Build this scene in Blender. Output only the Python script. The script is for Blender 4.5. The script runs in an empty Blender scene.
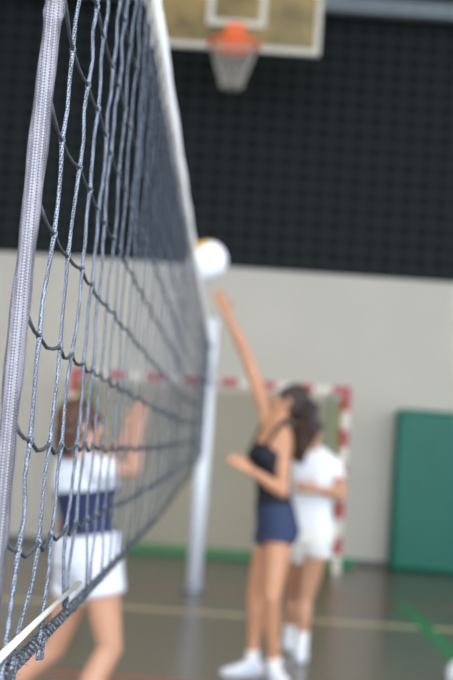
import bpy, bmesh, math, random
from mathutils import Vector, Matrix
random.seed(7)
S = bpy.context.scene
C = S.collection
V = Vector
PI = math.pi

# ------------------------------------------------------------------ materials
def lin(c):
    return tuple((v/255/12.92 if v/255 <= .04045 else ((v/255+.055)/1.055)**2.4) for v in c)

def mat(name, rgb, rough=.6, metal=0., spec=.5, noise=0., nscale=8., bump=0., bscale=60.):
    m = bpy.data.materials.new(name); m.use_nodes = True
    nt = m.node_tree; b = nt.nodes['Principled BSDF']
    col = lin(rgb)
    b.inputs['Base Color'].default_value = (*col, 1)
    b.inputs['Roughness'].default_value = rough
    b.inputs['Metallic'].default_value = metal
    b.inputs['Specular IOR Level'].default_value = spec
    tc = nt.nodes.new('ShaderNodeTexCoord')
    if noise > 0:
        n = nt.nodes.new('ShaderNodeTexNoise'); n.inputs['Scale'].default_value = nscale; n.inputs['Detail'].default_value = 4
        nt.links.new(tc.outputs['Object'], n.inputs['Vector'])
        r = nt.nodes.new('ShaderNodeValToRGB')
        r.color_ramp.elements[0].position = .3; r.color_ramp.elements[1].position = .7
        r.color_ramp.elements[0].color = (*[c*(1-noise) for c in col], 1)
        r.color_ramp.elements[1].color = (*[min(1, c*(1+noise)) for c in col], 1)
        nt.links.new(n.outputs['Fac'], r.inputs['Fac']); nt.links.new(r.outputs['Color'], b.inputs['Base Color'])
    if bump > 0:
        n = nt.nodes.new('ShaderNodeTexNoise'); n.inputs['Scale'].default_value = bscale; n.inputs['Detail'].default_value = 3
        nt.links.new(tc.outputs['Object'], n.inputs['Vector'])
        bp = nt.nodes.new('ShaderNodeBump'); bp.inputs['Strength'].default_value = bump; bp.inputs['Distance'].default_value = .01
        nt.links.new(n.outputs['Fac'], bp.inputs['Height']); nt.links.new(bp.outputs['Normal'], b.inputs['Normal'])
    return m

def emit(name, rgb, strength):
    m = bpy.data.materials.new(name); m.use_nodes = True
    nt = m.node_tree; nt.nodes.remove(nt.nodes['Principled BSDF'])
    e = nt.nodes.new('ShaderNodeEmission'); e.inputs['Color'].default_value = (*lin(rgb), 1); e.inputs['Strength'].default_value = strength
    nt.links.new(e.outputs[0], nt.nodes['Material Output'].inputs['Surface'])
    return m

def woven(name, a, b2, scale, rough=.7, rot=(0, 0, 0)):
    """two yarn colours in a fine weave"""
    m = mat(name, a, rough); nt = m.node_tree; b = nt.nodes['Principled BSDF']
    tc = nt.nodes.new('ShaderNodeTexCoord'); mp = nt.nodes.new('ShaderNodeMapping')
    mp.inputs['Rotation'].default_value = rot
    nt.links.new(tc.outputs['Object'], mp.inputs['Vector'])
    ck = nt.nodes.new('ShaderNodeTexChecker'); ck.inputs['Scale'].default_value = scale
    ck.inputs['Color1'].default_value = (*lin(a), 1); ck.inputs['Color2'].default_value = (*lin(b2), 1)
    nt.links.new(mp.outputs['Vector'], ck.inputs['Vector'])
    n = nt.nodes.new('ShaderNodeTexNoise'); n.inputs['Scale'].default_value = 90
    nt.links.new(tc.outputs['Object'], n.inputs['Vector'])
    mx = nt.nodes.new('ShaderNodeMix'); mx.data_type = 'RGBA'; mx.blend_type = 'OVERLAY'; mx.inputs[0].default_value = .35
    nt.links.new(ck.outputs['Color'], mx.inputs[6]); nt.links.new(n.outputs['Fac'], mx.inputs[7])
    nt.links.new(mx.outputs[2], b.inputs['Base Color'])
    bp = nt.nodes.new('ShaderNodeBump'); bp.inputs['Strength'].default_value = .4; bp.inputs['Distance'].default_value = .001
    nt.links.new(ck.outputs['Fac'], bp.inputs['Height']); nt.links.new(bp.outputs['Normal'], b.inputs['Normal'])
    return m

M = {}
M['beige'] = mat('beige paint', (203, 197, 183), .75, noise=.03, nscale=1.5)
M['side'] = mat('side wall paint', (226, 223, 215), .8, noise=.03, nscale=1.5)
M['ceil'] = mat('ceiling panels', (176, 172, 160), .9, noise=.04)
M['skin'] = mat('skin', (204, 148, 112), .5, noise=.05, nscale=14)
M['skin_rosy'] = mat('rosy skin', (198, 147, 117), .5, noise=.05, nscale=14)
M['lips'] = mat('lips', (180, 92, 86), .4)
M['eye_white'] = mat('eye white', (235, 232, 228), .2)
M['iris'] = mat('iris', (60, 42, 30), .2)
M['hair_dark'] = mat('dark brown hair', (52, 38, 34), .5, noise=.35, nscale=40, bump=.5, bscale=120)
M['hair_brown'] = mat('brown hair', (70, 44, 32), .5, noise=.35, nscale=40, bump=.5, bscale=120)
M['hair_mid'] = mat('mid brown hair', (76, 48, 30), .5, noise=.3, nscale=40, bump=.5, bscale=120)
M['jersey'] = mat('pale jersey', (218, 221, 228), .85, bump=.25, bscale=22)
M['white_cloth'] = mat('white jersey', (238, 239, 242), .85, bump=.25, bscale=22)
M['cream_cloth'] = mat('off white cotton', (236, 234, 226), .85, bump=.25, bscale=22)
M['navy'] = mat('navy jersey', (36, 44, 78), .8, bump=.2, bscale=22)
M['navy_short'] = mat('navy shorts cloth', (50, 63, 94), .8, bump=.2, bscale=22)
M['black_cloth'] = mat('black jersey', (26, 28, 38), .75, bump=.2, bscale=22)
M['shoe_white'] = mat('white shoe leather', (236, 240, 246), .5)
M['shoe_blue'] = mat('pale blue shoe panel', (170, 194, 224), .5)
M['sole'] = mat('pale rubber sole', (214, 216, 218), .6)
M['sock'] = mat('white sock', (238, 238, 238), .9, bump=.2, bscale=120)
M['white_paint'] = mat('white steel paint', (238, 242, 250), .35, spec=.5)
M['galv'] = mat('grey steel', (150, 156, 164), .4, metal=.7)
M['truss'] = mat('truss paint', (120, 128, 132), .6, noise=.08)
M['tape'] = mat('white net tape', (243, 243, 241), .8, bump=.3, bscale=60)
M['rope_dark'] = woven('dark bottom rope', (70, 76, 83), (26, 28, 32), 300)
M['cord_v'] = woven('braided net cord', (90, 99, 114), (22, 26, 32), 430, rot=(.6, .6, .3))
M['cord_h'] = woven('dark net cord', (58, 66, 75), (30, 34, 40), 430, rot=(.6, .3, .6))
M['band'] = woven('woven grey side band', (90, 89, 96), (28, 28, 34), 520, rot=(0, .78, 0))
M['rod'] = mat('white plastic rod', (206, 204, 196), .4)
M['red'] = mat('red goal paint', (176, 44, 50), .45)
M['goal_white'] = mat('cream goal paint', (232, 224, 206), .45)
M['green_frame'] = mat('green goal frame paint', (58, 140, 92), .5)
M['pale_green'] = mat('pale green goal upright', (150, 186, 150), .5)
M['goal_net'] = mat('olive goal net', (168, 156, 92), .8)
M['mat_green'] = mat('green vinyl mat', (6, 104, 84), .5, noise=.06, nscale=3)
M['mat_edge'] = mat('green vinyl seam', (52, 150, 130), .45)
M['orange'] = mat('orange rim paint', (238, 108, 48), .4)
M['hoop_net'] = mat('hoop net cord', (182, 177, 166), .8)
M['board_frame'] = mat('backboard white trim', (206, 200, 186), .5)
M['ball_white'] = mat('white ball panel', (240, 243, 248), .45)
M['ball_yellow'] = mat('yellow ball panel', (216, 176, 92), .45)
M['ball_seam'] = mat('ball seam', (150, 150, 150), .6)
M['baseboard'] = mat('dark baseboard', (104, 106, 100), .5)
M['black'] = mat('black plastic', (24, 24, 26), .5)
M['lamp_housing'] = mat('lamp housing', (190, 190, 186), .5)
M['frame'] = mat('window frame', (120, 126, 132), .5)
M['lamp'] = emit('lamp glow', (255, 244, 222), 9.)
M['fill_pane'] = emit('added side fill pane', (226, 236, 255), 3.)  # glow of the added windows in the right wall
M['sky_pane'] = emit('daylight pane', (218, 232, 255), 5.5)

def floor_mat(name, rgb, rough=.24):
    m = mat(name, rgb, rough, noise=.06, nscale=.9)
    m.node_tree.nodes['Principled BSDF'].inputs['Specular IOR Level'].default_value = .5
    return m
M['floor'] = floor_mat('sports floor', (100, 94, 80))
M['line_beige'] = floor_mat('beige line', (206, 188, 146))
M['line_red'] = floor_mat('red line', (170, 74, 52))
M['line_green'] = floor_mat('green line', (44, 136, 62))

def dark_wall():
    m = mat('dark tiled wall', (12, 16, 17), .7, spec=.2); nt = m.node_tree; b = nt.nodes['Principled BSDF']
    tc = nt.nodes.new('ShaderNodeTexCoord')
    mp = nt.nodes.new('ShaderNodeMapping'); mp.inputs['Rotation'].default_value = (PI/2, 0, 0)
    nt.links.new(tc.outputs['Object'], mp.inputs['Vector'])
    br = nt.nodes.new('ShaderNodeTexBrick'); br.offset = 0; br.inputs['Scale'].default_value = 1
    br.inputs['Brick Width'].default_value = .215; br.inputs['Row Height'].default_value = .19
    br.inputs['Mortar Size'].default_value = .04; br.inputs['Mortar Smooth'].default_value = .6
    br.inputs['Color1'].default_value = (*lin((9, 16, 17)), 1); br.inputs['Color2'].default_value = (*lin((12, 19, 20)), 1)
    br.inputs['Mortar'].default_value = (*lin((35, 40, 39)), 1)
    nt.links.new(mp.outputs['Vector'], br.inputs['Vector']); nt.links.new(br.outputs['Color'], b.inputs['Base Color'])
    return m
M['dark_wall'] = dark_wall()

def board_mat():
    m = mat('smoky tan backboard', (158, 138, 86), .35); nt = m.node_tree; b = nt.nodes['Principled BSDF']
    tc = nt.nodes.new('ShaderNodeTexCoord'); n = nt.nodes.new('ShaderNodeTexNoise')
    n.inputs['Scale'].default_value = 2.2; n.inputs['Detail'].default_value = 3
    nt.links.new(tc.outputs['Object'], n.inputs['Vector'])
    r = nt.nodes.new('ShaderNodeValToRGB'); r.color_ramp.elements[0].position = .3; r.color_ramp.elements[1].position = .72
    r.color_ramp.elements[0].color = (*lin((84, 72, 42)), 1); r.color_ramp.elements[1].color = (*lin((164, 140, 84)), 1)
    nt.links.new(n.outputs['Fac'], r.inputs['Fac']); nt.links.new(r.outputs['Color'], b.inputs['Base Color'])
    return m
M['board'] = board_mat()

# ------------------------------------------------------------------ geometry helpers
def box(bm, lo, hi):
    vs = [bm.verts.new((x, y, z)) for x in (lo[0], hi[0]) for y in (lo[1], hi[1]) for z in (lo[2], hi[2])]
    for f in ((0, 1, 3, 2), (4, 6, 7, 5), (0, 4, 5, 1), (2, 3, 7, 6), (0, 2, 6, 4), (1, 5, 7, 3)):
        bm.faces.new([vs[i] for i in f])

def ring_frame(d):
    d = d.normalized(); a = V((0, 0, 1)) if abs(d.z) < .9 else V((0, 1, 0))
    s = d.cross(a).normalized(); return s, s.cross(d).normalized()

def rings_to_faces(bm, rings, cap=True, loop=False):
    n = len(rings[0]); k = len(rings)
    for i in range(k if loop else k-1):
        a, b = rings[i], rings[(i+1) % k]
        for j in range(n):
            bm.faces.new((a[j], a[(j+1) % n], b[(j+1) % n], b[j]))
    if cap and not loop:
        bm.faces.new(rings[0][::-1]); bm.faces.new(rings[-1])

def tube(bm, pts, r, seg=8, cap=True, loop=False, flat=None):
    """sweep; r a number or a list; flat=(side radius, up radius) with up=z for ribbons"""
    pts = [V(p) for p in pts]; n = len(pts); rings = []; s0 = None
    for i, p in enumerate(pts):
        if loop: d = pts[(i+1) % n]-pts[i-1]
        else: d = pts[min(i+1, n-1)]-pts[max(i-1, 0)]
        d.normalize()
        if s0 is None: s, u = ring_frame(d)
        else:
            s = (s0-d*s0.dot(d)).normalized(); u = s.cross(d).normalized()
        s0 = s
        rr = r[i] if isinstance(r, (list, tuple)) else r
        rings.append([bm.verts.new(p+s*math.cos(2*PI*j/seg)*rr*(flat[0] if flat else 1)+u*math.sin(2*PI*j/seg)*rr*(flat[1] if flat else 1)) for j in range(seg)])
    rings_to_faces(bm, rings, cap, loop)

def ball(bm, c, rad, rot=None, u=20, v=12):
    rad = (rad,)*3 if not isinstance(rad, (tuple, list)) else rad
    mtx = Matrix.Translation(V(c)) @ (rot.to_4x4() if rot else Matrix.Identity(4)) @ Matrix.Diagonal((*rad, 1))
    bmesh.ops.create_uvsphere(bm, u_segments=u, v_segments=v, radius=1, matrix=mtx)

def rcone(bm, p0, p1, r0, r1, seg=18):
    """tapered limb piece with round ends"""
    p0, p1 = V(p0), V(p1)
    tube(bm, [p0, p1], [r0, r1], seg); ball(bm, p0, r0, u=seg, v=10); ball(bm, p1, r1, u=seg, v=10)

def loft(bm, secs, seg=28, power=2.3):
    rings = []
    for c, s, f, hw, hd in secs:
        ring = []
        for j in range(seg):
            a = 2*PI*j/seg; ca, sa = math.cos(a), math.sin(a)
            x = math.copysign(abs(ca)**(2/power), ca)*hw; y = math.copysign(abs(sa)**(2/power), sa)*hd
            ring.append(bm.verts.new(c+s*x+f*y))
        rings.append(ring)
    rings_to_faces(bm, rings)

def obj(name, bm, m, parent=None, smooth=True, loc=None, bevel=0):
    bmesh.ops.recalc_face_normals(bm, faces=bm.faces)
    me = bpy.data.meshes.new(name); bm.to_mesh(me); bm.free()
    o = bpy.data.objects.new(name, me); C.objects.link(o)
    for x in (m if isinstance(m, list) else [m]): me.materials.append(x)
    if smooth:
        for p in me.polygons: p.use_smooth = True
    if loc is not None:
        o.location = loc
    if parent is not None:
        o.parent = parent
        o.matrix_parent_inverse = Matrix.Translation(-V(parent.location))
    if bevel:
        b = o.modifiers.new('bevel', 'BEVEL'); b.width = bevel; b.segments = 2; b.limit_method = 'ANGLE'
    return o

def remesh(bm, voxel, it=5):
    bmesh.ops.recalc_face_normals(bm, faces=bm.faces)
    me = bpy.data.meshes.new('tmp'); bm.to_mesh(me); bm.free()
    o = bpy.data.objects.new('tmp', me); C.objects.link(o)
    r = o.modifiers.new('r', 'REMESH'); r.mode = 'VOXEL'; r.voxel_size = voxel; r.adaptivity = 0
    s = o.modifiers.new('s', 'SMOOTH'); s.factor = .5; s.iterations = it
    dg = bpy.context.evaluated_depsgraph_get(); dg.update()
    out = bpy.data.meshes.new_from_object(o.evaluated_get(dg))
    nb = bmesh.new(); nb.from_mesh(out)
    bpy.data.objects.remove(o); bpy.data.meshes.remove(me); bpy.data.meshes.remove(out)
    return nb

def empty(name, loc):
    o = bpy.data.objects.new(name, None); C.objects.link(o); o.location = loc; o.empty_display_size = .1
    return o

def tag(o, label=None, cat=None, group=None, kind=None):
    if label: o['label'] = label
    if cat: o['category'] = cat
    if group: o['group'] = group
    if kind: o['kind'] = kind
    return o

def struct(name, bm, m, smooth=False, parent=None, label=None, cat=None):
    o = obj(name, bm, m, parent, smooth); 
    if parent is None: tag(o, label, cat, kind='structure')
    return o

def sbox(name, lo, hi, m, parent=None, label=None, cat=None):
    b = bmesh.new(); box(b, lo, hi); return struct(name, b, m, parent=parent, label=label, cat=cat)

# ------------------------------------------------------------------ the hall
X0, X1, Y0, Y1, ZC = -7., 9., -7., 14.6, 8.2
sbox('floor', (X0-.2, Y0-.2, -.2), (X1+.2, Y1+.2, 0), M['floor'], label='dark grey glossy sports hall floor', cat='floor')
sbox('ceiling', (X0-.2, Y0-.2, ZC), (X1+.2, Y1+.2, ZC+.2), M['ceil'], label='high hall ceiling above the trusses', cat='ceiling')
b = bmesh.new(); box(b, (X0-.2, Y1, 0), (X1+.2, Y1+.2, 3.49))
struct('wall_back', b, M['beige'], label='beige lower wall behind the handball goal', cat='wall')
b = bmesh.new(); box(b, (X0-.2, Y1-.02, 3.49), (X1+.2, Y1+.2, ZC))
struct('wall_back_upper', b, M['dark_wall'], label='dark gridded upper wall behind the basketball hoop', cat='wall')
sbox('wall_left', (X0-.2, Y0, 0), (X0, Y1, ZC), M['side'], label='left side wall of the hall', cat='wall')
ry, rz = [(-5., -1.), (0., 4.), (5., 9.)], (3., 6.2)
b = bmesh.new(); box(b, (X1, Y0, 0), (X1+.2, Y1, rz[0])); box(b, (X1, Y0, rz[1]), (X1+.2, Y1, ZC))
ed = [Y0]+[v for w in ry for v in w]+[Y1]
for i in range(0, len(ed), 2): box(b, (X1, ed[i], rz[0]), (X1+.2, ed[i+1], rz[1]))
struct('wall_right', b, M['side'], label='right side wall of the hall', cat='wall')
for i, (a, c) in enumerate(ry):  # unseen side windows, added to brighten the right face of the top tape
    b = bmesh.new()
    for lo, hi in (((X1+.02, a, rz[0]), (X1+.14, a+.07, rz[1])), ((X1+.02, c-.07, rz[0]), (X1+.14, c, rz[1])), ((X1+.02, a+.07, rz[0]), (X1+.14, c-.07, rz[0]+.07)),
                   ((X1+.02, a+.07, rz[1]-.07), (X1+.14, c-.07, rz[1])), ((X1+.02, (a+c)/2-.03, rz[0]+.07), (X1+.14, (a+c)/2+.03, rz[1]-.07))): box(b, lo, hi)
    w = struct('window_%d' % (i+5), b, M['frame'], label='added grey framed fill window in the unseen side wall', cat='window')
    b = bmesh.new(); box(b, (X1+.08, a+.07, rz[0]+.07), (X1+.1, c-.07, rz[1]-.07)); obj('pane', b, M['fill_pane'], w, False)
# wall behind the camera, with a row of high windows
b = bmesh.new()
wx = [(-6.4, -2.9), (-2.5, 1.), (1.4, 4.9), (5.3, 8.6)]; wz = (2.2, 6.6)
box(b, (X0, Y0-.2, 0), (X1, Y0, wz[0])); box(b, (X0, Y0-.2, wz[1]), (X1, Y0, ZC))
ed = [X0]+[v for w in wx for v in w]+[X1]
for i in range(0, len(ed), 2): box(b, (ed[i], Y0-.2, wz[0]), (ed[i+1], Y0, wz[1]))
struct('wall_front', b, M['side'], label='hall wall with tall windows behind the camera', cat='wall')
for i, (a, c) in enumerate(wx):
    b = bmesh.new()
    for lo, hi in (((a, Y0-.14, wz[0]), (a+.07, Y0-.02, wz[1])), ((c-.07, Y0-.14, wz[0]), (c, Y0-.02, wz[1])),
                   ((a+.07, Y0-.14, wz[0]), (c-.07, Y0-.02, wz[0]+.07)), ((a+.07, Y0-.14, wz[1]-.07), (c-.07, Y0-.02, wz[1])),
                   (((a+c)/2-.03, Y0-.14, wz[0]+.07), ((a+c)/2+.03, Y0-.02, wz[1]-.07))): box(b, lo, hi)
    w = struct('window_%d' % (i+1), b, M['frame'], label='tall grey framed hall window', cat='window')
    b = bmesh.new(); box(b, (a+.07, Y0-.1, wz[0]+.07), (c-.07, Y0-.08, wz[1]-.07)); obj('pane', b, M['sky_pane'], w, False)
sbox('baseboard_back', (X0, Y1-.02, 0), (X1, Y1, .07), M['baseboard'], label='dark baseboard along the beige wall', cat='baseboard')

# painted court lines: thin paint films on the floor
def line(name, lo, hi, m, label, z=.0012):
    b = bmesh.new(); box(b, (*lo, .0), (*hi, z)); o = obj(name, b, m, None, False)
    tag(o, label, 'floor line', kind='structure'); return o
line('trim_1', (X0+.5, 9.92), (X1-.5, 10.04), M['line_beige'], 'beige court line crossing the floor between players and post')
line('trim_2', (X0+.5, 11.2), (X1-.5, 11.27), M['line_red'], 'thin red court line at the foot of the net post')
line('trim_3', (X0+.5, 7.2), (X1-.5, 7.28), M['line_red'], 'red court line at the feet of the hitting player')
line('trim_4', (1.70, -5), (1.83, 11.4), M['line_green'], 'green court line running away on the right', .0018)

# ------------------------------------------------------------------ roof truss
def truss(y, label):
    t = empty('roof_truss', (1, y, 6.6)); tag(t, label, 'truss')
    for nm, z in (('bottom_chord', 6.68), ('top_chord', 7.7)):
        b = bmesh.new(); box(b, (X0, y-.08, z-.09), (X1, y+.08, z+.09)); obj(nm, b, M['truss'], t, False, bevel=.01)
    n = 12; w = (X1-X0)/n
    for i in range(n):
        xa = X0+i*w; za, zb = ((6.75, 7.63) if i % 2 == 0 else (7.63, 6.75))
        b = bmesh.new(); tube(b, [(xa, y, za), (xa+w, y, zb)], .05, 10); obj('diagonal_strut', b, M['truss'], t)
    return t
truss(14.1, 'pale grey steel truss beam high in front of the dark wall')
# lamps, outside the frame, light the hall
lamp0 = None
for x in (-4.6, 1., 6.6):
    for y in (-3.5, 2.5, 8.2):
        t = empty('ceiling_light', (x, y, 7.2))
        tag(t, 'long ceiling lamp hanging under the hall roof', 'ceiling light', 'lamps under the hall roof')
        if lamp0 is None:
            b = bmesh.new(); box(b, (-.9, -.25, 0), (.9, .25, .12)); o = obj('housing', b, M['lamp_housing'], None, False); o.parent = t
            b = bmesh.new(); box(b, (-.86, -.21, -.02), (.86, .21, -.001)); p = obj('diffuser', b, M['lamp'], None, False); p.parent = t
            hs = []
            for sx in (-.7, .7):
                b = bmesh.new(); tube(b, [(sx, 0, .12), (sx, 0, 1.)], .012, 8); q = obj('hanger', b, M['galv'], None); q.parent = t; hs.append(q)
            lamp0 = (o, p, *hs)
        else:
            for ch in lamp0:
                k = ch.copy(); C.objects.link(k); k.parent = t

# ------------------------------------------------------------------ handball goal
GY, GX0, GX1, GH = 13.6, -1.77, 1.40, 2.08
g = empty('handball_goal', ((GX0+GX1)/2, GY, 0)); tag(g, 'red and cream banded handball goal in front of the beige wall', 'goal')
def bands(name, p0, p1, n):
    p0, p1 = V(p0), V(p1); bm = bmesh.new(); d = (p1-p0)/n
    for i in range(n):
        a, c = p0+d*i, p0+d*(i+1); h = .04
        k0 = len(bm.faces)
        e = [h if abs(d[q]) < 1e-6 else 0 for q in range(3)]
        box(bm, [min(a[q], c[q])-e[q] for q in range(3)], [max(a[q], c[q])+e[q] for q in range(3)])
        bm.faces.ensure_lookup_table()
        for f in bm.faces[k0:]: f.material_index = i % 2
    return bm
obj('goal_post', bands('p', (GX0+.04, GY, GH-.08), (GX0+.04, GY, 0), 10), [M['red'], M['goal_white']], g, False)
obj('goal_post', bands('p', (GX1-.04, GY, GH-.08), (GX1-.04, GY, 0), 10), [M['red'], M['goal_white']], g, False)
obj('crossbar', bands('p', (GX0, GY, GH-.04), (GX1, GY, GH-.04), 15), [M['red'], M['goal_white']], g, False)
for x in (GX0+.16, GX1-.16):
    b = bmesh.new(); tube(b, [(x, 14.35, .06), (x, 14.35, 1.95)], .035, 12); obj('rear_upright', b, M['pale_green'], g)
    b = bmesh.new(); tube(b, [(x, 14.35, 1.95), (x, GY+.04, 2.03)], .02, 10); obj('top_stay', b, M['pale_green'], g)
    b = bmesh.new(); tube(b, [(x, 14.35, .03), (x, GY, .03)], .025, 10); obj('ground_stay', b, M['green_frame'], g)
b = bmesh.new(); box(b, (GX0+.1, 14.31, 0), (GX1+.25, 14.41, .095)); obj('rear_ground_bar', b, M['green_frame'], g, False, bevel=.01)
b = bmesh.new()                                   # the net: knotted mesh with slack
def gnet(f, nu, nv):
    vs = [[b.verts.new(f(i/nu, j/nv)) for j in range(nv+1)] for i in range(nu+1)]
    for i in range(nu):
        for j in range(nv): b.faces.new((vs[i][j], vs[i+1][j], vs[i+1][j+1], vs[i][j+1]))
xa, xb = GX0+.08, GX1-.08
gnet(lambda u, v: V((xa+(xb-xa)*u, 14.3-.1*math.sin(PI*u)*math.sin(PI*v), .05+1.9*v)), 46, 28)
gnet(lambda u, v: V((xa, GY+.04+(14.3-GY-.04)*u, .05+1.9*v)), 9, 28)
gnet(lambda u, v: V((xb, GY+.04+(14.3-GY-.04)*u, .05+1.9*v)), 9, 28)
o = obj('goal_net', b, M['goal_net'], g, False)
wf = o.modifiers.new('cords', 'WIREFRAME'); wf.thickness = .013; wf.use_even_offset = False

# ------------------------------------------------------------------ crash mat
t = empty('gym_mat', (3.2, 14.4, 0)); tag(t, 'tall green vinyl gym mat standing against the beige wall', 'mat')
b = bmesh.new(); box(b, (2.05, 14.22, 0), (4.4, 14.56, 1.9)); obj('mat_body', b, M['mat_green'], t, False, bevel=.05)
for z in (.06, 1.84):
    b = bmesh.new(); tube(b, [(2.08, 14.215, z), (4.37, 14.215, z)], .012, 8); obj('seam', b, M['mat_edge'], t)
b = bmesh.new(); tube(b, [(2.1, 14.215, .06), (2.1, 14.215, 1.84)], .012, 8); obj('seam', b, M['mat_edge'], t)
b = bmesh.new(); tube(b, [(3.1, 14.22, 1.1), (3.13, 14.18, 1.12), (3.37, 14.18, 1.12), (3.4, 14.22, 1.1)], .018, 8); obj('handle', b, M['black'], t)

# ------------------------------------------------------------------ basketball hoop
BX, BY, BZ = -.165, 12.05, 5.38
h = empty('basketball_hoop', (BX, BY, BZ)); tag(h, 'basketball backboard with orange rim raised high before the dark wall', 'basketball hoop')
b = bmesh.new(); box(b, (BX-.85, BY-.015, BZ+.02), (BX+.85, BY+.015, BZ+1.05)); obj('backboard', b, M['board'], h, False)
def frame_bm(x0, x1, z0, z1, w, y0, y1):
    b = bmesh.new()
    box(b, (x0, y0, z0), (x1, y1, z0+w)); box(b, (x0, y0, z1-w), (x1, y1, z1))
    box(b, (x0, y0, z0+w), (x0+w, y1, z1-w)); box(b, (x1-w, y0, z0+w), (x1, y1, z1-w)); return b
obj('board_edge', frame_bm(BX-.87, BX+.87, BZ, BZ+1.07, .055, BY-.035, BY+.03), M['board_frame'], h, False, bevel=.008)
obj('target_square', frame_bm(BX-.30, BX+.30, BZ+.255, BZ+.72, .06, BY-.022, BY-.016), M['board_frame'], h, False)
RZ, RY = BZ-.07, BY-.40
b = bmesh.new(); tube(b, [(BX+.235*math.cos(2*PI*i/40), RY+.235*math.sin(2*PI*i/40), RZ) for i in range(40)], .028, 10, loop=True)
obj('rim', b, M['orange'], h)
b = bmesh.new(); box(b, (BX-.10, BY-.06, BZ+.03), (BX+.10, BY-.036, BZ+.27)); box(b, (BX-.075, RY+.225, RZ-.02), (BX+.075, RY+.27, RZ+.03))
for sx in (-.06, .06): tube(b, [(BX+sx, RY+.25, RZ), (BX+sx, BY-.05, BZ+.07)], .02, 8)
for sx in (-1, 1): tube(b, [(BX+sx*.07, BY-.06, BZ+.2), (BX+sx*.15, RY+.19, RZ+.01)], .012, 8)
obj('rim_bracket', b, M['orange'], h, False)
b = bmesh.new(); nn = 12; levels = [(0, .225), (.12, .19), (.23, .15), (.32, .12), (.40, .105)]
def npt(k, i):
    dz, r = levels[k]; a = 2*PI*(i+.5*(k % 2))/nn; return V((BX+r*math.cos(a), RY+r*math.sin(a), RZ-.035-dz))
for k in range(4):
    for i in range(nn):
        tube(b, [npt(k, i), npt(k+1, i)], .006, 6); tube(b, [npt(k, i), npt(k+1, i+1 if k % 2 else i-1)], .006, 6)
obj('hoop_net', b, M['hoop_net'], h)
for sx in (-.55, .55):
    b = bmesh.new(); tube(b, [(BX+sx, BY+.05, BZ+.25), (BX+sx*.9, Y1-.06, BZ+1.3)], .04, 10); obj('support_arm', b, M['galv'], h)
    b = bmesh.new(); box(b, (BX+sx*.9-.12, Y1-.07, BZ+1.15), (BX+sx*.9+.12, Y1-.0205, BZ+1.45)); obj('wall_plate', b, M['galv'], h, False)
b = bmesh.new(); tube(b, [(BX-.6, BY+.06, BZ+.25), (BX+.6, BY+.06, BZ+.25)], .035, 10); tube(b, [(BX-.6, BY+.06, BZ+.8), (BX+.6, BY+.06, BZ+.8)], .035, 10)
for sx in (-.55, .55): tube(b, [(BX+sx, BY+.06, BZ+.2), (BX+sx, BY+.06, BZ+.95)], .035, 10)
obj('back_brace', b, M['galv'], h)

# ------------------------------------------------------------------ net posts
NX = -.18
def post(y, label, sgn):
    t = empty('net_post', (NX, y, 0)); tag(t, label, 'net post')
    b = bmesh.new(); tube(b, [(NX, y, 0), (NX, y, .035)], .12, 32); tube(b, [(NX, y, .035), (NX, y, .06)], [.09, .078], 32); obj('base_collar', b, M['galv'], t, False)
    b = bmesh.new(); tube(b, [(NX, y, .03), (NX, y, 1.95)], .07, 28); obj('lower_tube', b, M['white_paint'], t)
    b = bmesh.new(); tube(b, [(NX, y, 1.9), (NX, y, 2.50)], .058, 28); obj('upper_tube', b, M['white_paint'], t)
    b = bmesh.new(); tube(b, [(NX, y, 1.9), (NX, y, 1.96)], .077, 28); obj('clamp_ring', b, M['galv'], t, False)
    b = bmesh.new(); tube(b, [(NX, y, 2.49), (NX, y, 2.52), (NX, y, 2.54)], [.063, .063, .03], 28); obj('cap', b, M['white_paint'], t, False)
    b = bmesh.new(); tube(b, [(NX-.02, y-sgn*.085, 2.28), (NX+.02, y-sgn*.085, 2.28)], .03, 20); box(b, (NX-.028, y-.07 if sgn > 0 else y+.03, 2.25), (NX-.022, y-.03 if sgn > 0 else y+.07, 2.31)); obj('pulley', b, M['galv'], t, False)
    b = bmesh.new(); box(b, (NX-.05, y+(.05 if sgn > 0 else -.11), 1.0), (NX+.05, y+(.11 if sgn > 0 else -.05), 1.14)); obj('winch', b, M['galv'], t, False, bevel=.008)
    b = bmesh.new(); tube(b, [(NX+.05, y+sgn*.08, 1.07), (NX+.09, y+sgn*.08, 1.07), (NX+.09, y+sgn*.08, .93), (NX+.15, y+sgn*.08, .93)], .009, 8); obj('crank', b, M['galv'], t)
    return t
FAR, NEAR = 11.3, -.75
post(FAR, 'white steel volleyball post holding the far end of the net', 1)
post(NEAR, 'white steel volleyball post at the near end of the net', -1)

# ------------------------------------------------------------------ volleyball net
YA, YB, ROW0, ROWH, NROW = 1.06, 10.62, 1.28, .1, 10
def sag(y):
    t_ = (y-YA)/(YB-YA); return -.05*4*t_*(1-t_)
def nx(y, z): return NX + min(1, max(0, (y-2)/4))*(.008*math.sin(y*.9+.4)*math.sin(PI*(z-1.28)/1.0) + .006*math.sin(y*2.1)*(2.28-z))
net = empty('volleyball_net', (NX, (YA+YB)/2, ROW0)); tag(net, 'dark meshed volleyball net with white top tape and grey woven side band', 'net')
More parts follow.
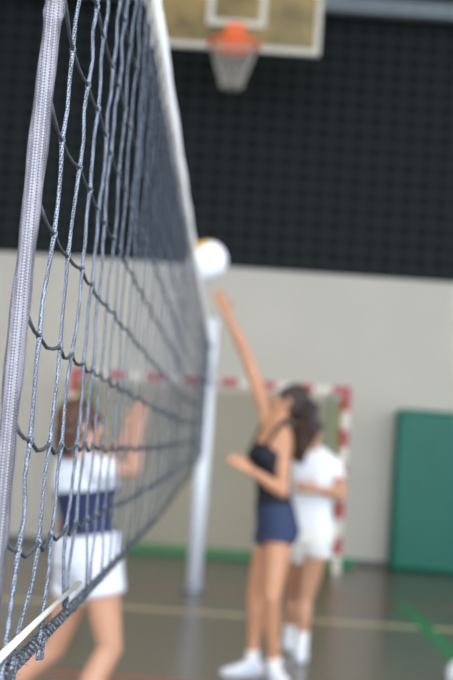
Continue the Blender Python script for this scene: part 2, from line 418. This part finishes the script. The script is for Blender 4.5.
# vertical cords with their knots
ys = [1.156, 1.281, 1.386, 1.51, 1.602, 1.722, 1.827, 1.966]; y = 2.085
while y < YB-.05: ys.append(y); y += .117
def node(i, k):
    """knot of vertical cord i and row k"""
    random.seed(i*131+k*17)
    y = ys[i]; j = .0035 if 0 < k < NROW else 0
    z = ROW0+ROWH*k+sag(y)+random.uniform(-j, j)*.7
    yy = y+random.uniform(-j, j)+(z-1.66)*max(0, .215-.02*max(0, i-1))
    return V((nx(y, z)+random.uniform(-.002, .002), yy, z))
low = {0: (-.03, -.022), 1: (-.10, -.012), 2: (-.045, -.016), 3: (.03, 0), 4: (-.05, .0), 5: (.04, 0)}
for i in range(len(ys)):
    near = ys[i] < 4.5
    RV = .0020 if ys[i] < 1.7 else .0016 if ys[i] < 2.2 else .0013
    b = bmesh.new(); pts = []; rad = []
    for k in range(NROW+1):
        p = node(i, k)
        if k == 0 and i in low:
            dy, dz = low[i]; p = p+V((.004, dy, dz))
        if pts:
            q = pts[-1]; m_ = q.lerp(p, .5); random.seed(i*77+k)
            bulge = random.uniform(-.003, .003) if k > 1 else random.uniform(-.012, .012)
            a1, a2 = q.lerp(p, .33), q.lerp(p, .67)
            for a_ in (a1, a2): pts.append(a_+V((random.uniform(-.002, .002), bulge*.8, 0))); rad.append(RV)
        pts.append(p); rad.append(RV*1.2)
    if i in (0, 1, 2):                      # slack loop hanging below the bottom rope
        e = pts[0]; pts = [e+V((.002, .02-.035*(i == 0), .012)), e+V((.003, .008-.02*(i == 0), -.008)), e+V((0, -.005, -.006))]+pts; rad = [RV]*3+rad
    tube(b, pts, rad, 8 if near else 5)
    if near:
        for k in range(1, NROW):
            p = node(i, k); ball(b, p, (.0036, .004, .0052), u=8, v=6)
    obj('vertical_cord', b, M['cord_v'], net)
BANDPATH = [(1.235, -.1925), (1.30, -.192), (1.375, -.1912), (1.48, -.190), (1.58, -.1885), (1.68, -.1855), (1.78, -.183), (1.86, -.180), (1.88, -.1785), (1.90, -.1775), (1.96, -.1755), (2.1, -.175), (2.31, -.176)]
def bandx(z):
    for (z0, x0), (z1, x1) in zip(BANDPATH, BANDPATH[1:]):
        if z0 <= z <= z1: return x0+(x1-x0)*(z-z0)/(z1-z0)
    return BANDPATH[-1][1]
for k in range(1, NROW):
    b = bmesh.new(); z0 = ROW0+ROWH*k; BUMP = .016 if k < 5 else .010
    prev = V((bandx(z0+BUMP)+.004, YA+.004, z0+BUMP)); pts = [prev]
    for i in range(len(ys)):
        p = node(i, k); L = (p-prev).length
        random.seed(i*7+k*91); d = (.004+.004*random.random())*(1.5 if k < 4 else 1)
        if i == 0: d = .006
        if ys[i] < 6:
            pts.append(prev.lerp(p, .3)+V((.001, 0, -d))); pts.append(prev.lerp(p, .65)+V((0, 0, -d*.75)))
        else:
            pts.append(prev.lerp(p, .5)+V((0, 0, -d)))
        pts.append(p); prev = p
    pts.append(V((nx(YB, z0), YB, z0)))
    tube(b, pts, .0020, 6); obj('horizontal_cord', b, M['cord_h'], net)
# top tape folded over the cable
def ribbon(pts, hx, hz, seg=14):
    b = bmesh.new(); rings = []
    for p in pts:
        rings.append([b.verts.new(V(p)+V((hx*math.copysign(abs(math.cos(a))**.7, math.cos(a)), 0, hz*math.copysign(abs(math.sin(a))**.8, math.sin(a))))) for a in [2*PI*j/seg for j in range(seg)]])
    rings_to_faces(b, rings); return b
pts = [(nx(YA+(YB-YA)*i/60, 2.28)+.0015*math.sin(i*1.7), YA+(YB-YA)*i/60, 2.28+sag(YA+(YB-YA)*i/60)) for i in range(61)]
obj('top_tape', ribbon(pts, .0122, .029), M['tape'], net)
# dark bottom rope, loosely wrapped
b = bmesh.new(); pts = []; rad = []
for i in range(400):
    y = YA-.01+(YB-YA)*i/399; random.seed(i)
    z = 1.272+sag(y)-.006*abs(math.sin((y-YA)*PI/.115)); pts.append((nx(y, 1.28)+random.uniform(-.002, .002), y, z+random.uniform(-.0015, .0015))); rad.append(random.uniform(.0034, .0046))
tube(b, pts, rad, 8)
for i in range(90):                              # frayed wrapping yarn
    y = YA+.02*i*(1+i*.004); random.seed(i+900)
    if y > 3.5: break
    c_ = V((nx(y, 1.28), y, 1.270+sag(y)))
    tube(b, [c_+V((.0056*math.cos(a), .012*a/6.28-.006, .0056*math.sin(a))) for a in [q*.7 for q in range(10)]], .0012, 5)
for i in range(40):
    random.seed(i+300); y = YA+random.random()*.5; c_ = V((nx(y, 1.28), y, 1.272)); a = random.random()*6.28
    tube(b, [c_, c_+V((.006*math.cos(a), .004, .008*math.sin(a))), c_+V((.012*math.cos(a+.5), .010*random.uniform(-1, 1), .014*math.sin(a+.5)))], .0003, 4)
obj('bottom_rope', b, M['rope_dark'], net)
b = bmesh.new(); tube(b, [(NX+.006, .86, 1.299), (NX+.007, 1.2, 1.297), (NX+.006, 1.58, 1.290)], [.0032, .0032, .0030], 12); obj('bottom_rod', b, M['rod'], net)
# near side band: soft woven sleeve round the end cord
b = bmesh.new(); rings = []; seg = 20
for i in range(260):
    z = 1.235+1.075*i/259
    w = .0086+.0005*math.sin(z*37)+.0004*math.sin(z*91)
    fold = sum(math.exp(-((z-zf)/.006)**2) for zf in (1.865, 1.885, 1.95))
    w += .0014*fold
    tw = .25*math.sin(z*5)
    ring = []
    for j in range(seg):
        a = 2*PI*j/seg; x = math.cos(a)*w; yv = math.sin(a)*.0065
        ring.append(b.verts.new((bandx(z)+x*math.cos(tw)-yv*math.sin(tw), YA+x*math.sin(tw)+yv*math.cos(tw), z)))
    rings.append(ring)
rings_to_faces(b, rings); obj('side_band', b, M['band'], net)
b = bmesh.new(); tube(b, [(NX, YB+.01, 1.26), (NX, YB+.01, 1.8), (NX, YB+.01, 2.3)], .013, 10); obj('side_band', b, M['band'], net)
# cables and tie cords to the posts
for nm, z, r in (('top_cable', 2.28, .004), ('bottom_cable', 1.275, .003)):
    gap = .118 if z > 2 else .072
    b = bmesh.new(); tube(b, [(NX, YB, z), (NX, FAR-gap, z)], r, 8); obj(nm, b, M['rope_dark'], net)
    b = bmesh.new(); tube(b, [(NX, YA-.005, z), (NX, NEAR+gap, z)], r, 8); obj(nm, b, M['rope_dark'], net)

# ------------------------------------------------------------------ volleyballs
def volleyball(c, r, rot, label):
    t = empty('volleyball', c); tag(t, label, 'ball')
    b = bmesh.new(); bmesh.ops.create_icosphere(b, subdivisions=5, radius=r)
    RM = V(rot).to_track_quat('X', 'Z').to_matrix(); R = RM.inverted()
    for f in b.faces:
        d = (R @ f.calc_center_median()).normalized(); ax = max(range(3), key=lambda q: abs(d[q]))
        o1 = d[(ax+1) % 3]/abs(d[ax])
        f.material_index = 1 if d[ax] > 0 and ax == 0 else 0
    for v in b.verts:
        d = (R @ v.co).normalized(); q = sorted(abs(x) for x in d)
        ax = max(range(3), key=lambda k_: abs(d[k_])); o1 = d[(ax+1) % 3]/abs(d[ax])
        g_ = min(abs(q[2]-q[1]), abs(abs(o1)-.33))
        v.co *= 1-.02*math.exp(-(g_/.025)**2)
        v.co += V(c)
    o = obj('ball_cover', b, [M['ball_white'], M['ball_yellow']], t)
    b = bmesh.new(); d = RM @ V((0, 1, .25)).normalized()
    tube(b, [V(c)+d*(r*.985), V(c)+d*(r*1.001)], .005, 10); obj('valve', b, M['ball_seam'], t)
volleyball((-.150, 6.2, 2.372), .105, (-.62, -.15, .66), 'yellow and white volleyball just above the net tape')
volleyball((1.575, 7.5, .105), .105, (.8, .5, -.2), 'white volleyball lying on the floor at the right edge')

# ------------------------------------------------------------------ people
def unit(v): return V(v).normalized()
def hand(bm, wrist, d, n, thumb, curl=.25, k=1.):
    """palm, four unequal bent fingers, thumb off the side of the palm.  d along the hand, n out of the palm, thumb = +1/-1 side"""
    d = unit(d); n = unit(V(n)-d*V(n).dot(d)); s = d.cross(n)*thumb
    for q in (-.027, -.009, .009, .026):
        rcone(bm, wrist+s*q*.6+d*.006, wrist+d*.085*k+s*q, .0135, .0115, 10)
    for q, L in ((.027, .068), (.009, .078), (-.009, .073), (-.026, .056)):
        p = wrist+d*.086*k+s*q; ang = .1
        sp = s*q*3.
        for w_, r0, r1 in ((.45, .0088, .0082), (.30, .0082, .0076), (.25, .0076, .0066)):
            dd = (d*math.cos(ang)+n*math.sin(ang)+sp*1.3).normalized(); p2 = p+dd*L*w_*k
            rcone(bm, p, p2, r0, r1, 10); p = p2; ang += curl
    p = wrist+d*.028+s*.03; dd = (d*.62+s*.72+n*.25).normalized()
    rcone(bm, wrist+d*.02+s*.014, p, .014, .012, 10)
    for L, r0, r1, bend in ((.036, .0115, .0095, .0), (.028, .0095, .0078, .35)):
        dd = (dd+d*bend+n*bend*.4).normalized(); p2 = p+dd*L; rcone(bm, p, p2, r0, r1, 10); p = p2

def head(bm, c, f, u):
    f = unit(f); u = unit(V(u)-f*V(u).dot(f)); s = f.cross(u)
    R = Matrix((s, f, u)).transposed()
    ball(bm, c+u*.022-f*.008, (.073, .094, .090), R); ball(bm, c-u*.038+f*.022, (.056, .064, .074), R)
    ball(bm, c-u*.088+f*.055, (.026, .022, .020), R)                       # chin
    ball(bm, c+u*.036+f*.070, (.050, .018, .016), R)                       # brow
    rcone(bm, c+f*.086+u*.022, c+f*.106-u*.016, .0075, .0125, 10)          # nose
    for q in (-1, 1):
        ball(bm, c+s*q*.045+f*.062-u*.012, (.020, .018, .018), R)          # cheek
        ball(bm, c+s*q*.073-f*.006-u*.002, (.010, .020, .031), R)          # ear
        ball(bm, c+s*q*.008+f*.098-u*.018, (.008, .009, .007), R)
    ball(bm, c+f*.083-u*.050, (.024, .011, .007), R); ball(bm, c+f*.081-u*.062, (.020, .011, .008), R)
    return f, u, s, R

def person(J, label, skin, hairm, style, dressing):
    """J holds world joints.  Root object is the continuous body."""
    bm = bmesh.new(); k = J.get('k', 1.)
    pf, cf = unit(J['pel_f']), unit(J['chest_f'])
    pel, chest, neck, hd = (V(J[q]) for q in ('pelvis', 'chest', 'neck', 'head'))
    def fr(f, ax):
        ax = ax.normalized(); f2 = (f-ax*f.dot(ax)).normalized(); return f2.cross(ax), f2
    ax1 = chest-pel; ax2 = neck-chest
    ps, pff = fr(pf, ax1); cs, cff = fr(cf, ax2); ms, mf = fr((pf+cf), ax1)
    a1 = ax1.normalized(); a2 = ax2.normalized()
    def secs(g):
        return [(pel-a1*.11, ps, pff, .10+g, .085+g), (pel-a1*.04-pff*.012, ps, pff, (.168+g)*k, .115+g), (pel+a1*.05-pff*.006, ps, pff, (.158+g)*k, .106+g),
                (pel.lerp(chest, .45), ms, mf, (.122+g)*k, .086+g), (pel.lerp(chest, .72), cs, cff, (.132+g)*k, .096+g), (chest, cs, cff, (.150+g)*k, .108+g),
                (chest.lerp(neck, .42), cs, cff, (.156+g)*k, .094+g), (chest.lerp(neck, .74), cs, cff, (.125+g)*k, .072+g), (neck-a2*.005, cs, cff, .075+g, .058+g)]
    S0 = secs(0)
    loft(bm, S0+[(neck+a2*.03, cs, cff, .05, .05)])
    for q in (-1, 1):
        ball(bm, chest+cs*q*.066+cff*.072-a2*.015, (.058, .050, .056), Matrix((cs, cff, cs.cross(cff))).transposed())
        ball(bm, pel+ps*q*.07-pff*.055-a1*.06, (.075, .070, .085), Matrix((ps, pff, ps.cross(pff))).transposed())
    f, u, s, R = head(bm, hd, J['face'], J['up'])
    rcone(bm, neck-a2*.02, hd-u*.055-f*.018, .053, .048)
    limbs = {}
    for side, q in (('R', 1), ('L', -1)):
        sh, el, wr = (V(J[n_+side]) for n_ in ('sh', 'el', 'wr'))
        inner = chest.lerp(neck, .55)+cs*q*.07
        rcone(bm, inner, sh, .058, .052); rcone(bm, neck+cs*q*.03-a2*.01, sh+V((0, 0, .008)), .040, .036)
        rcone(bm, sh, sh.lerp(el, .4), .051, .046); rcone(bm, sh.lerp(el, .4), el, .046, .036)
        rcone(bm, el, el.lerp(wr, .28), .0365, .039); rcone(bm, el.lerp(wr, .28), wr, .039, .0255)
        hd_ = V(J['hd'+side]); hn = V(J['hn'+side])
        hand(bm, wr, hd_, hn, J['th'+side], J.get('curl'+side, .25))
        hp, kn, an = (V(J[n_+side]) for n_ in ('hp', 'kn', 'an'))
        back = -unit(J['toe'+side])
        rcone(bm, hp, hp.lerp(kn, .45), .086, .074); rcone(bm, hp.lerp(kn, .45), kn, .074, .052)
        cm = kn.lerp(an, .3)+back*.016
        rcone(bm, kn, cm, .051, .054); rcone(bm, cm, kn.lerp(an, .68)+back*.004, .054, .038); rcone(bm, kn.lerp(an, .68)+back*.004, an, .038, .035)
        td = unit(J['toe'+side])
        rcone(bm, an-V((0, 0, .04))-td*.02, an+td*.12-V((0, 0, .052)), .032, .026)
        limbs[side] = (sh, el, wr, hp, kn, an, td)
    nb = remesh(bm, .005, 4)
    lip = hd+f*.088-u*.056
    for fc in nb.faces:
        d = fc.calc_center_median()-lip
        if abs(d.dot(s)) < .024-abs(d.dot(u))*.6 and abs(d.dot(u)) < .011 and -.008 < d.dot(f) < .02: fc.material_index = 1
    root = obj('person', nb, [skin, M['lips']]); tag(root, label, 'person')
    # face details
    for q in (-1, 1):
        b = bmesh.new(); c_ = hd+s*q*.031+f*.080+u*.018; ball(b, c_, .0125, R, 16, 12)
        for fc in b.faces:
            if (fc.calc_center_median()-c_).normalized().dot(f) > .86: fc.material_index = 1
        obj('eye', b, [M['eye_white'], M['iris']], root)
        b = bmesh.new(); tube(b, [hd+s*q*x+f*y+u*z for x, y, z in ((.014, .092, .038), (.032, .088, .044), (.050, .074, .038))], [.003, .0035, .002], 6); obj('eyebrow', b, hairm, root)
    # hair
    b = bmesh.new()
    ball(b, hd+u*.034-f*.024, (.083, .094, .092), R); ball(b, hd-f*.048-u*.02, (.074, .060, .085), R)
    for q in (-1, 1): ball(b, hd+s*q*.055+u*.035+f*.012, (.028, .062, .055), R)
    if style == 'ponytail':
        p0 = hd-f*.105+u*.035; path = [p0, p0-f*.045-u*.01, p0-f*.065-u*.07-V((0, 0, .03)), p0-f*.05-V((0, 0, .17)), p0-f*.035-V((0, 0, .25))]
        for a_, c_, r0, r1 in zip(path, path[1:], (.028, .036, .042, .034), (.036, .042, .034, .012)): rcone(b, a_, c_, r0, r1, 14)
    elif style == 'long':
        for q in (-.05, -.02, .02, .05):
            p0 = hd-f*.055+s*q; rcone(b, p0, p0-f*.02-V((0, 0, .13)), .05, .042, 14); rcone(b, p0-f*.02-V((0, 0, .13)), p0-f*.025-V((0, 0, .22)), .042, .018, 14)
    else:
        for q in (-.045, 0, .045):
            p0 = hd-f*.05+s*q-u*.03; rcone(b, p0, p0-f*.012-V((0, 0, .075)), .055, .035, 14)
    hb = remesh(b, .007, 3)
    for v in hb.verts:
        dd = v.co-hd; a_ = math.atan2(dd.dot(s), -dd.dot(f)); v.co += dd.normalized()*.0025*math.sin(a_*26+dd.dot(u)*30)
    hair = obj('hair', hb, hairm, root)
    if style == 'ponytail':
        b = bmesh.new(); p0 = hd-f*.112+u*.034; e1, e2 = ring_frame(f)
        tube(b, [p0+(e1*math.cos(2*PI*i/16)+e2*math.sin(2*PI*i/16))*.03 for i in range(16)], .007, 8, loop=True); obj('hair_tie', b, M['black'], hair)
    dressing(root, secs, limbs, (pel, chest, neck, ps, pff, cs, cff, a1, a2))
    # shoes and socks
    for side in ('L', 'R'):
        an, td = limbs[side][5], limbs[side][6]; shd = limbs[side][4]
        b = bmesh.new(); ax = (shd-an).normalized(); hgt = J.get('sock', .07)
        tube(b, [an-V((0, 0, .045)), an, an+ax*hgt*.6, an+ax*hgt], [.044, .042, .043, .045], 20); obj('sock', b, M['sock'], root)
        gz = an.z-.088; base = V((an.x, an.y, gz)); sd = td.cross(V((0, 0, 1)))
        st = [(-.075, .024, .05), (-.062, .034, .085), (-.02, .038, .105), (.03, .040, .095), (.08, .044, .072), (.13, .046, .056), (.17, .038, .044), (.195, .018, .03)]
        b = bmesh.new(); rings = []
        for x, w, hh in st:
            ring = []
            for j in range(18):
                a_ = 2*PI*j/18; yy = math.cos(a_)*w; zz = .02+(hh-.02)*(.5+.5*math.copysign(abs(math.sin(a_))**.8, math.sin(a_)))
                ring.append(b.verts.new(base+td*x+sd*yy+V((0, 0, zz))))
            rings.append(ring)
        rings_to_faces(b, rings); sh_ = obj('shoe', b, M['shoe_white'], root)
        b = bmesh.new(); rings = []
        for z_, gg in ((0, -.002), (.004, .004), (.022, .005), (.028, .001)):
            ring = []
            for i in range(30):
                a_ = 2*PI*i/30; x = .06+.138*math.cos(a_); w = .047+.004*math.cos(a_)-.008*math.exp(-((x-.03)/.04)**2)
                ring.append(b.verts.new(base+td*(x+gg*math.cos(a_))+sd*(w+gg)*math.sin(a_)+V((0, 0, z_))))
            rings.append(ring)
        rings_to_faces(b, rings); obj('sole', b, M['sole'], sh_)
        b = bmesh.new()
        for x, hh, w in ((.035, .094, .022), (.055, .085, .023), (.075, .077, .024), (.095, .070, .024)):
            tube(b, [base+td*x+sd*y_+V((0, 0, hh-abs(y_)*.35+.002)) for y_ in (-w, 0, w)], .0032, 6)
        obj('lace', b, M['sock'], sh_)
        for q in (-1, 1):
            b = bmesh.new(); tube(b, [base+td*x+sd*q*w+V((0, 0, z_)) for x, w, z_ in ((.01, .040, .045), (.04, .0415, .06), (.075, .0445, .042))], .006, 8); obj('side_stripe', b, M['shoe_blue'], sh_)
    return root

def shorts(root, secs, limbs, B, m, length, g=.016, flare=.02, top=.07, name='shorts'):
    pel, chest, neck, ps, pff, cs, cff, a1, a2 = B; S_ = secs(g)
    bm = bmesh.new(); loft(bm, [(S_[0][0]+a1*.025, *S_[0][1:])]+[S_[1], S_[2], (pel+a1*top, ps, pff, S_[2][3]*.96, S_[2][4]*.97)])
    for q in (-1, 1): ball(bm, pel+ps*q*.07-pff*.058-a1*.06, (.082, .076, .09), Matrix((ps, pff, ps.cross(pff))).transposed())
    for side in 'LR':
        hp, kn = limbs[side][3], limbs[side][4]; e = hp.lerp(kn, length)
        tube(bm, [hp+V((0, 0, .03)), hp, e], [.09+g*.3, .094+g*.5, .074+.012*(1-length)+flare], 24)
    return obj(name, remesh(bm, .007, 3), m, root)

def tee(root, secs, limbs, B, mats, hem, split=None, sleeve=.5, g=.014):
    pel, chest, neck, ps, pff, cs, cff, a1, a2 = B; S_ = secs(g)
    keep = [(pel+a1*hem, ps, pff, S_[2][3]+.004, S_[2][4]+.004)]
    keep += [s_ for s_ in S_[2:] if (s_[0]-pel).dot(a1) > hem+.03]
    bm = bmesh.new(); loft(bm, keep)
    for q in (-1, 1): ball(bm, chest+cs*q*.064+cff*.07-a2*.012, (.068, .062, .066), Matrix((cs, cff, cs.cross(cff))).transposed())
    for side, q in (('R', 1), ('L', -1)):
        sh, el = limbs[side][0], limbs[side][1]; inner = chest.lerp(neck, .5)+cs*q*.07
        rcone(bm, inner, sh, .074, .064); rcone(bm, neck+cs*q*.05-a2*.02, sh+V((0, 0, .006)), .046, .048)
        tube(bm, [sh, sh.lerp(el, sleeve*.5), sh.lerp(el, sleeve)], [.063, .062, .063], 22)
    nb = remesh(bm, .007, 3)
    if split is not None:
        for f_ in nb.faces:
            if (f_.calc_center_median()-chest).dot(a1) < split: f_.material_index = 1
    return obj('shirt', nb, mats, root)

# player seen through the net
def dressA(root, secs, limbs, B):
    tee(root, secs, limbs, B, [M['jersey'], M['navy']], .03, split=-.03, sleeve=.26, g=.010)
    shorts(root, secs, limbs, B, M['jersey'], .40, g=.023, flare=.018, top=.08)
A = dict(pelvis=(-0.551, 5.29, 0.93), chest=(-0.6, 5.29, 1.226), neck=(-0.617, 5.28, 1.343), head=(-0.626, 5.27, 1.47), face=(.90,.38,-.05), up=(0,0,1), pel_f=(.8,.55,0), chest_f=(.76,.64,0),
    shR=(-0.522, 5.17, 1.292), elR=(-0.389, 5.33, 1.296), wrR=(-0.387, 5.42, 1.478), hdR=(.05,.25,1), hnR=(.5,.8,-.1), thR=1,
    shL=(-0.686, 5.4, 1.291), elL=(-0.546, 5.6, 1.314), wrL=(-0.456, 5.7, 1.435), hdL=(.25,.2,1), hnL=(.4,.9,-.1), thL=-1,
    hpR=(-0.502, 5.22, 0.906), knR=(-0.42, 5.2, 0.542), anR=(-.57,5.14,.088), hpL=(-0.577, 5.36, 0.886), knL=(-0.689, 5.44, 0.481), anL=(-1.06,5.46,.088), toeR=(.9,.4,0), toeL=(.95,.25,0), k=.97)
person(A, 'person seen through the net in white and navy shirt, hands raised, white shorts', M['skin_rosy'], M['hair_mid'], 'short', dressA)

# hitter
def dressB(root, secs, limbs, B):
    pel, chest, neck, ps, pff, cs, cff, a1, a2 = B; S_ = secs(.009)
    bm = bmesh.new()
    loft(bm, [(pel+a1*.06, ps, pff, S_[2][3]*.96, S_[2][4])]+S_[3:6]+[(chest.lerp(neck, .30), cs, cff, .142, .100)])
    for q in (-1, 1):
        ball(bm, chest+cs*q*.064+cff*.068-a2*.012, (.066, .060, .064), Matrix((cs, cff, cs.cross(cff))).transposed())
        top = neck+cs*q*.088-a2*.005
        front = chest.lerp(neck, .25)+cs*q*.085+cff*.088; rear = chest.lerp(neck, .25)+cs*q*.055-cff*.092
        mid1 = chest.lerp(neck, .78)+cs*q*.10+cff*.055; mid2 = chest.lerp(neck, .78)+cs*q*.088-cff*.06
        for a_, c_ in ((front, mid1), (mid1, top+a2*.02), (top+a2*.02, mid2), (mid2, rear)): rcone(bm, a_, c_, .017, .015, 10)
    obj('tank_top', remesh(bm, .006, 3), M['black_cloth'], root)
    shorts(root, secs, limbs, B, M['navy_short'], .17, g=.012, flare=.012, top=.10)
Bd = dict(pelvis=(0.353, 7.47, 0.969), chest=(0.301, 7.46, 1.36), neck=(0.337, 7.47, 1.58), head=(0.397, 7.47, 1.702), face=(-.85,.22,.28), up=(.28,0,.95), pel_f=(-.93,-.25,0), chest_f=(-.88,-.45,.1),
    shR=(0.263, 7.58, 1.62), elR=(0.113, 7.56, 1.969), wrR=(-0.032, 7.5, 2.226), hdR=(-.42,-.05,.88), hnR=(-.35,-.9,0), thR=1, curlR=.1,
    shL=(0.364, 7.36, 1.458), elL=(0.383, 7.32, 1.151), wrL=(0.172, 7.22, 1.273), hdL=(-1,-.1,.55), hnL=(-.3,.8,-.5), thL=-1, curlL=.45,
    hpR=(0.331, 7.55, 0.875), knR=(0.266, 7.6, 0.475), anR=(.275,7.57,.088), hpL=(0.385, 7.39, 0.893), knL=(0.357, 7.3, 0.517), anL=(.405,7.42,.088), toeR=(-.92,-.3,0), toeL=(.34,-.94,0), sock=.06)
person(Bd, 'person in black tank top and navy shorts stretching one arm up to the ball', M['skin'], M['hair_dark'], 'ponytail', dressB)

# team mate behind
def dressC(root, secs, limbs, B):
    tee(root, secs, limbs, B, [M['white_cloth']], .02, sleeve=.48, g=.02)
    shorts(root, secs, limbs, B, M['cream_cloth'], .12, g=.02, flare=.03, top=.07)
Cc = dict(pelvis=(0.623, 8.2, 0.833), chest=(0.631, 8.2, 1.245), neck=(0.607, 8.2, 1.407), head=(0.578, 8.2, 1.534), face=(.86,.5,-.05), up=(.05,0,1), pel_f=(.35,.94,0), chest_f=(.3,.95,0),
    shR=(0.753, 8.17, 1.309), elR=(0.817, 8.08, 1.129), wrR=(0.647, 7.98, 1.149), hdR=(-1,-.1,.15), hnR=(.1,1,0), thR=-1, curlR=.35,
    shL=(0.501, 8.26, 1.309), elL=(0.476, 8.26, 1.055), wrL=(0.506, 8.3, 0.85), hdL=(.1,.2,-1), hnL=(1,.1,0), thL=-1, curlL=.35,
    hpR=(0.68, 8.17, 0.753), knR=(0.624, 8.2, 0.398), anR=(.615,8.14,.088), hpL=(0.585, 8.24, 0.739), knL=(0.559, 8.45, 0.372), anL=(.55,8.5,.088), toeR=(.1,.99,0), toeL=(-.2,.98,0), sock=.10, k=.98)
person(Cc, 'person in white shirt and off white shorts standing behind the hitting player', M['skin_rosy'], M['hair_brown'], 'long', dressC)

# ------------------------------------------------------------------ added fill lamp beside the camera, brightens the near net cords
ld = bpy.data.lights.new('near_net_fill', 'AREA'); ld.shape = 'DISK'; ld.size = .12; ld.energy = 32; ld.color = (.92, .96, 1)
lo = bpy.data.objects.new('near_net_fill', ld); C.objects.link(lo)
lo.matrix_world = Matrix.Translation((.04, -.12, 1.80)) @ (V((NX, 1.6, 1.65))-V((.04, -.12, 1.80))).to_track_quat('-Z', 'Y').to_matrix().to_4x4()

# ------------------------------------------------------------------ camera
cam = bpy.data.cameras.new('camera'); co = bpy.data.objects.new('camera', cam); C.objects.link(co)
cam.sensor_fit = 'VERTICAL'; cam.sensor_height = 36; cam.lens = 1200/680*36; cam.clip_start = .01; cam.clip_end = 100
co.matrix_world = Matrix.Translation((0, 0, 1.5)) @ Matrix.Rotation(math.atan(3.8/1200), 4, 'Z') @ Matrix.Rotation(PI/2+math.atan(90/1200), 4, 'X') @ Matrix.Rotation(math.radians(4), 4, 'Z')
cam.dof.use_dof = True; cam.dof.focus_distance = 1.22; cam.dof.aperture_fstop = 4.9
S.camera = co
w = bpy.data.worlds.new('world'); S.world = w; w.use_nodes = True
w.node_tree.nodes['Background'].inputs[0].default_value = (.6, .7, .9, 1); w.node_tree.nodes['Background'].inputs[1].default_value = .3
S.view_settings.view_transform = 'Standard'; S.view_settings.look = 'None'; S.view_settings.gamma = 1; S.view_settings.use_curve_mapping = False
S.view_settings.exposure = 1.15
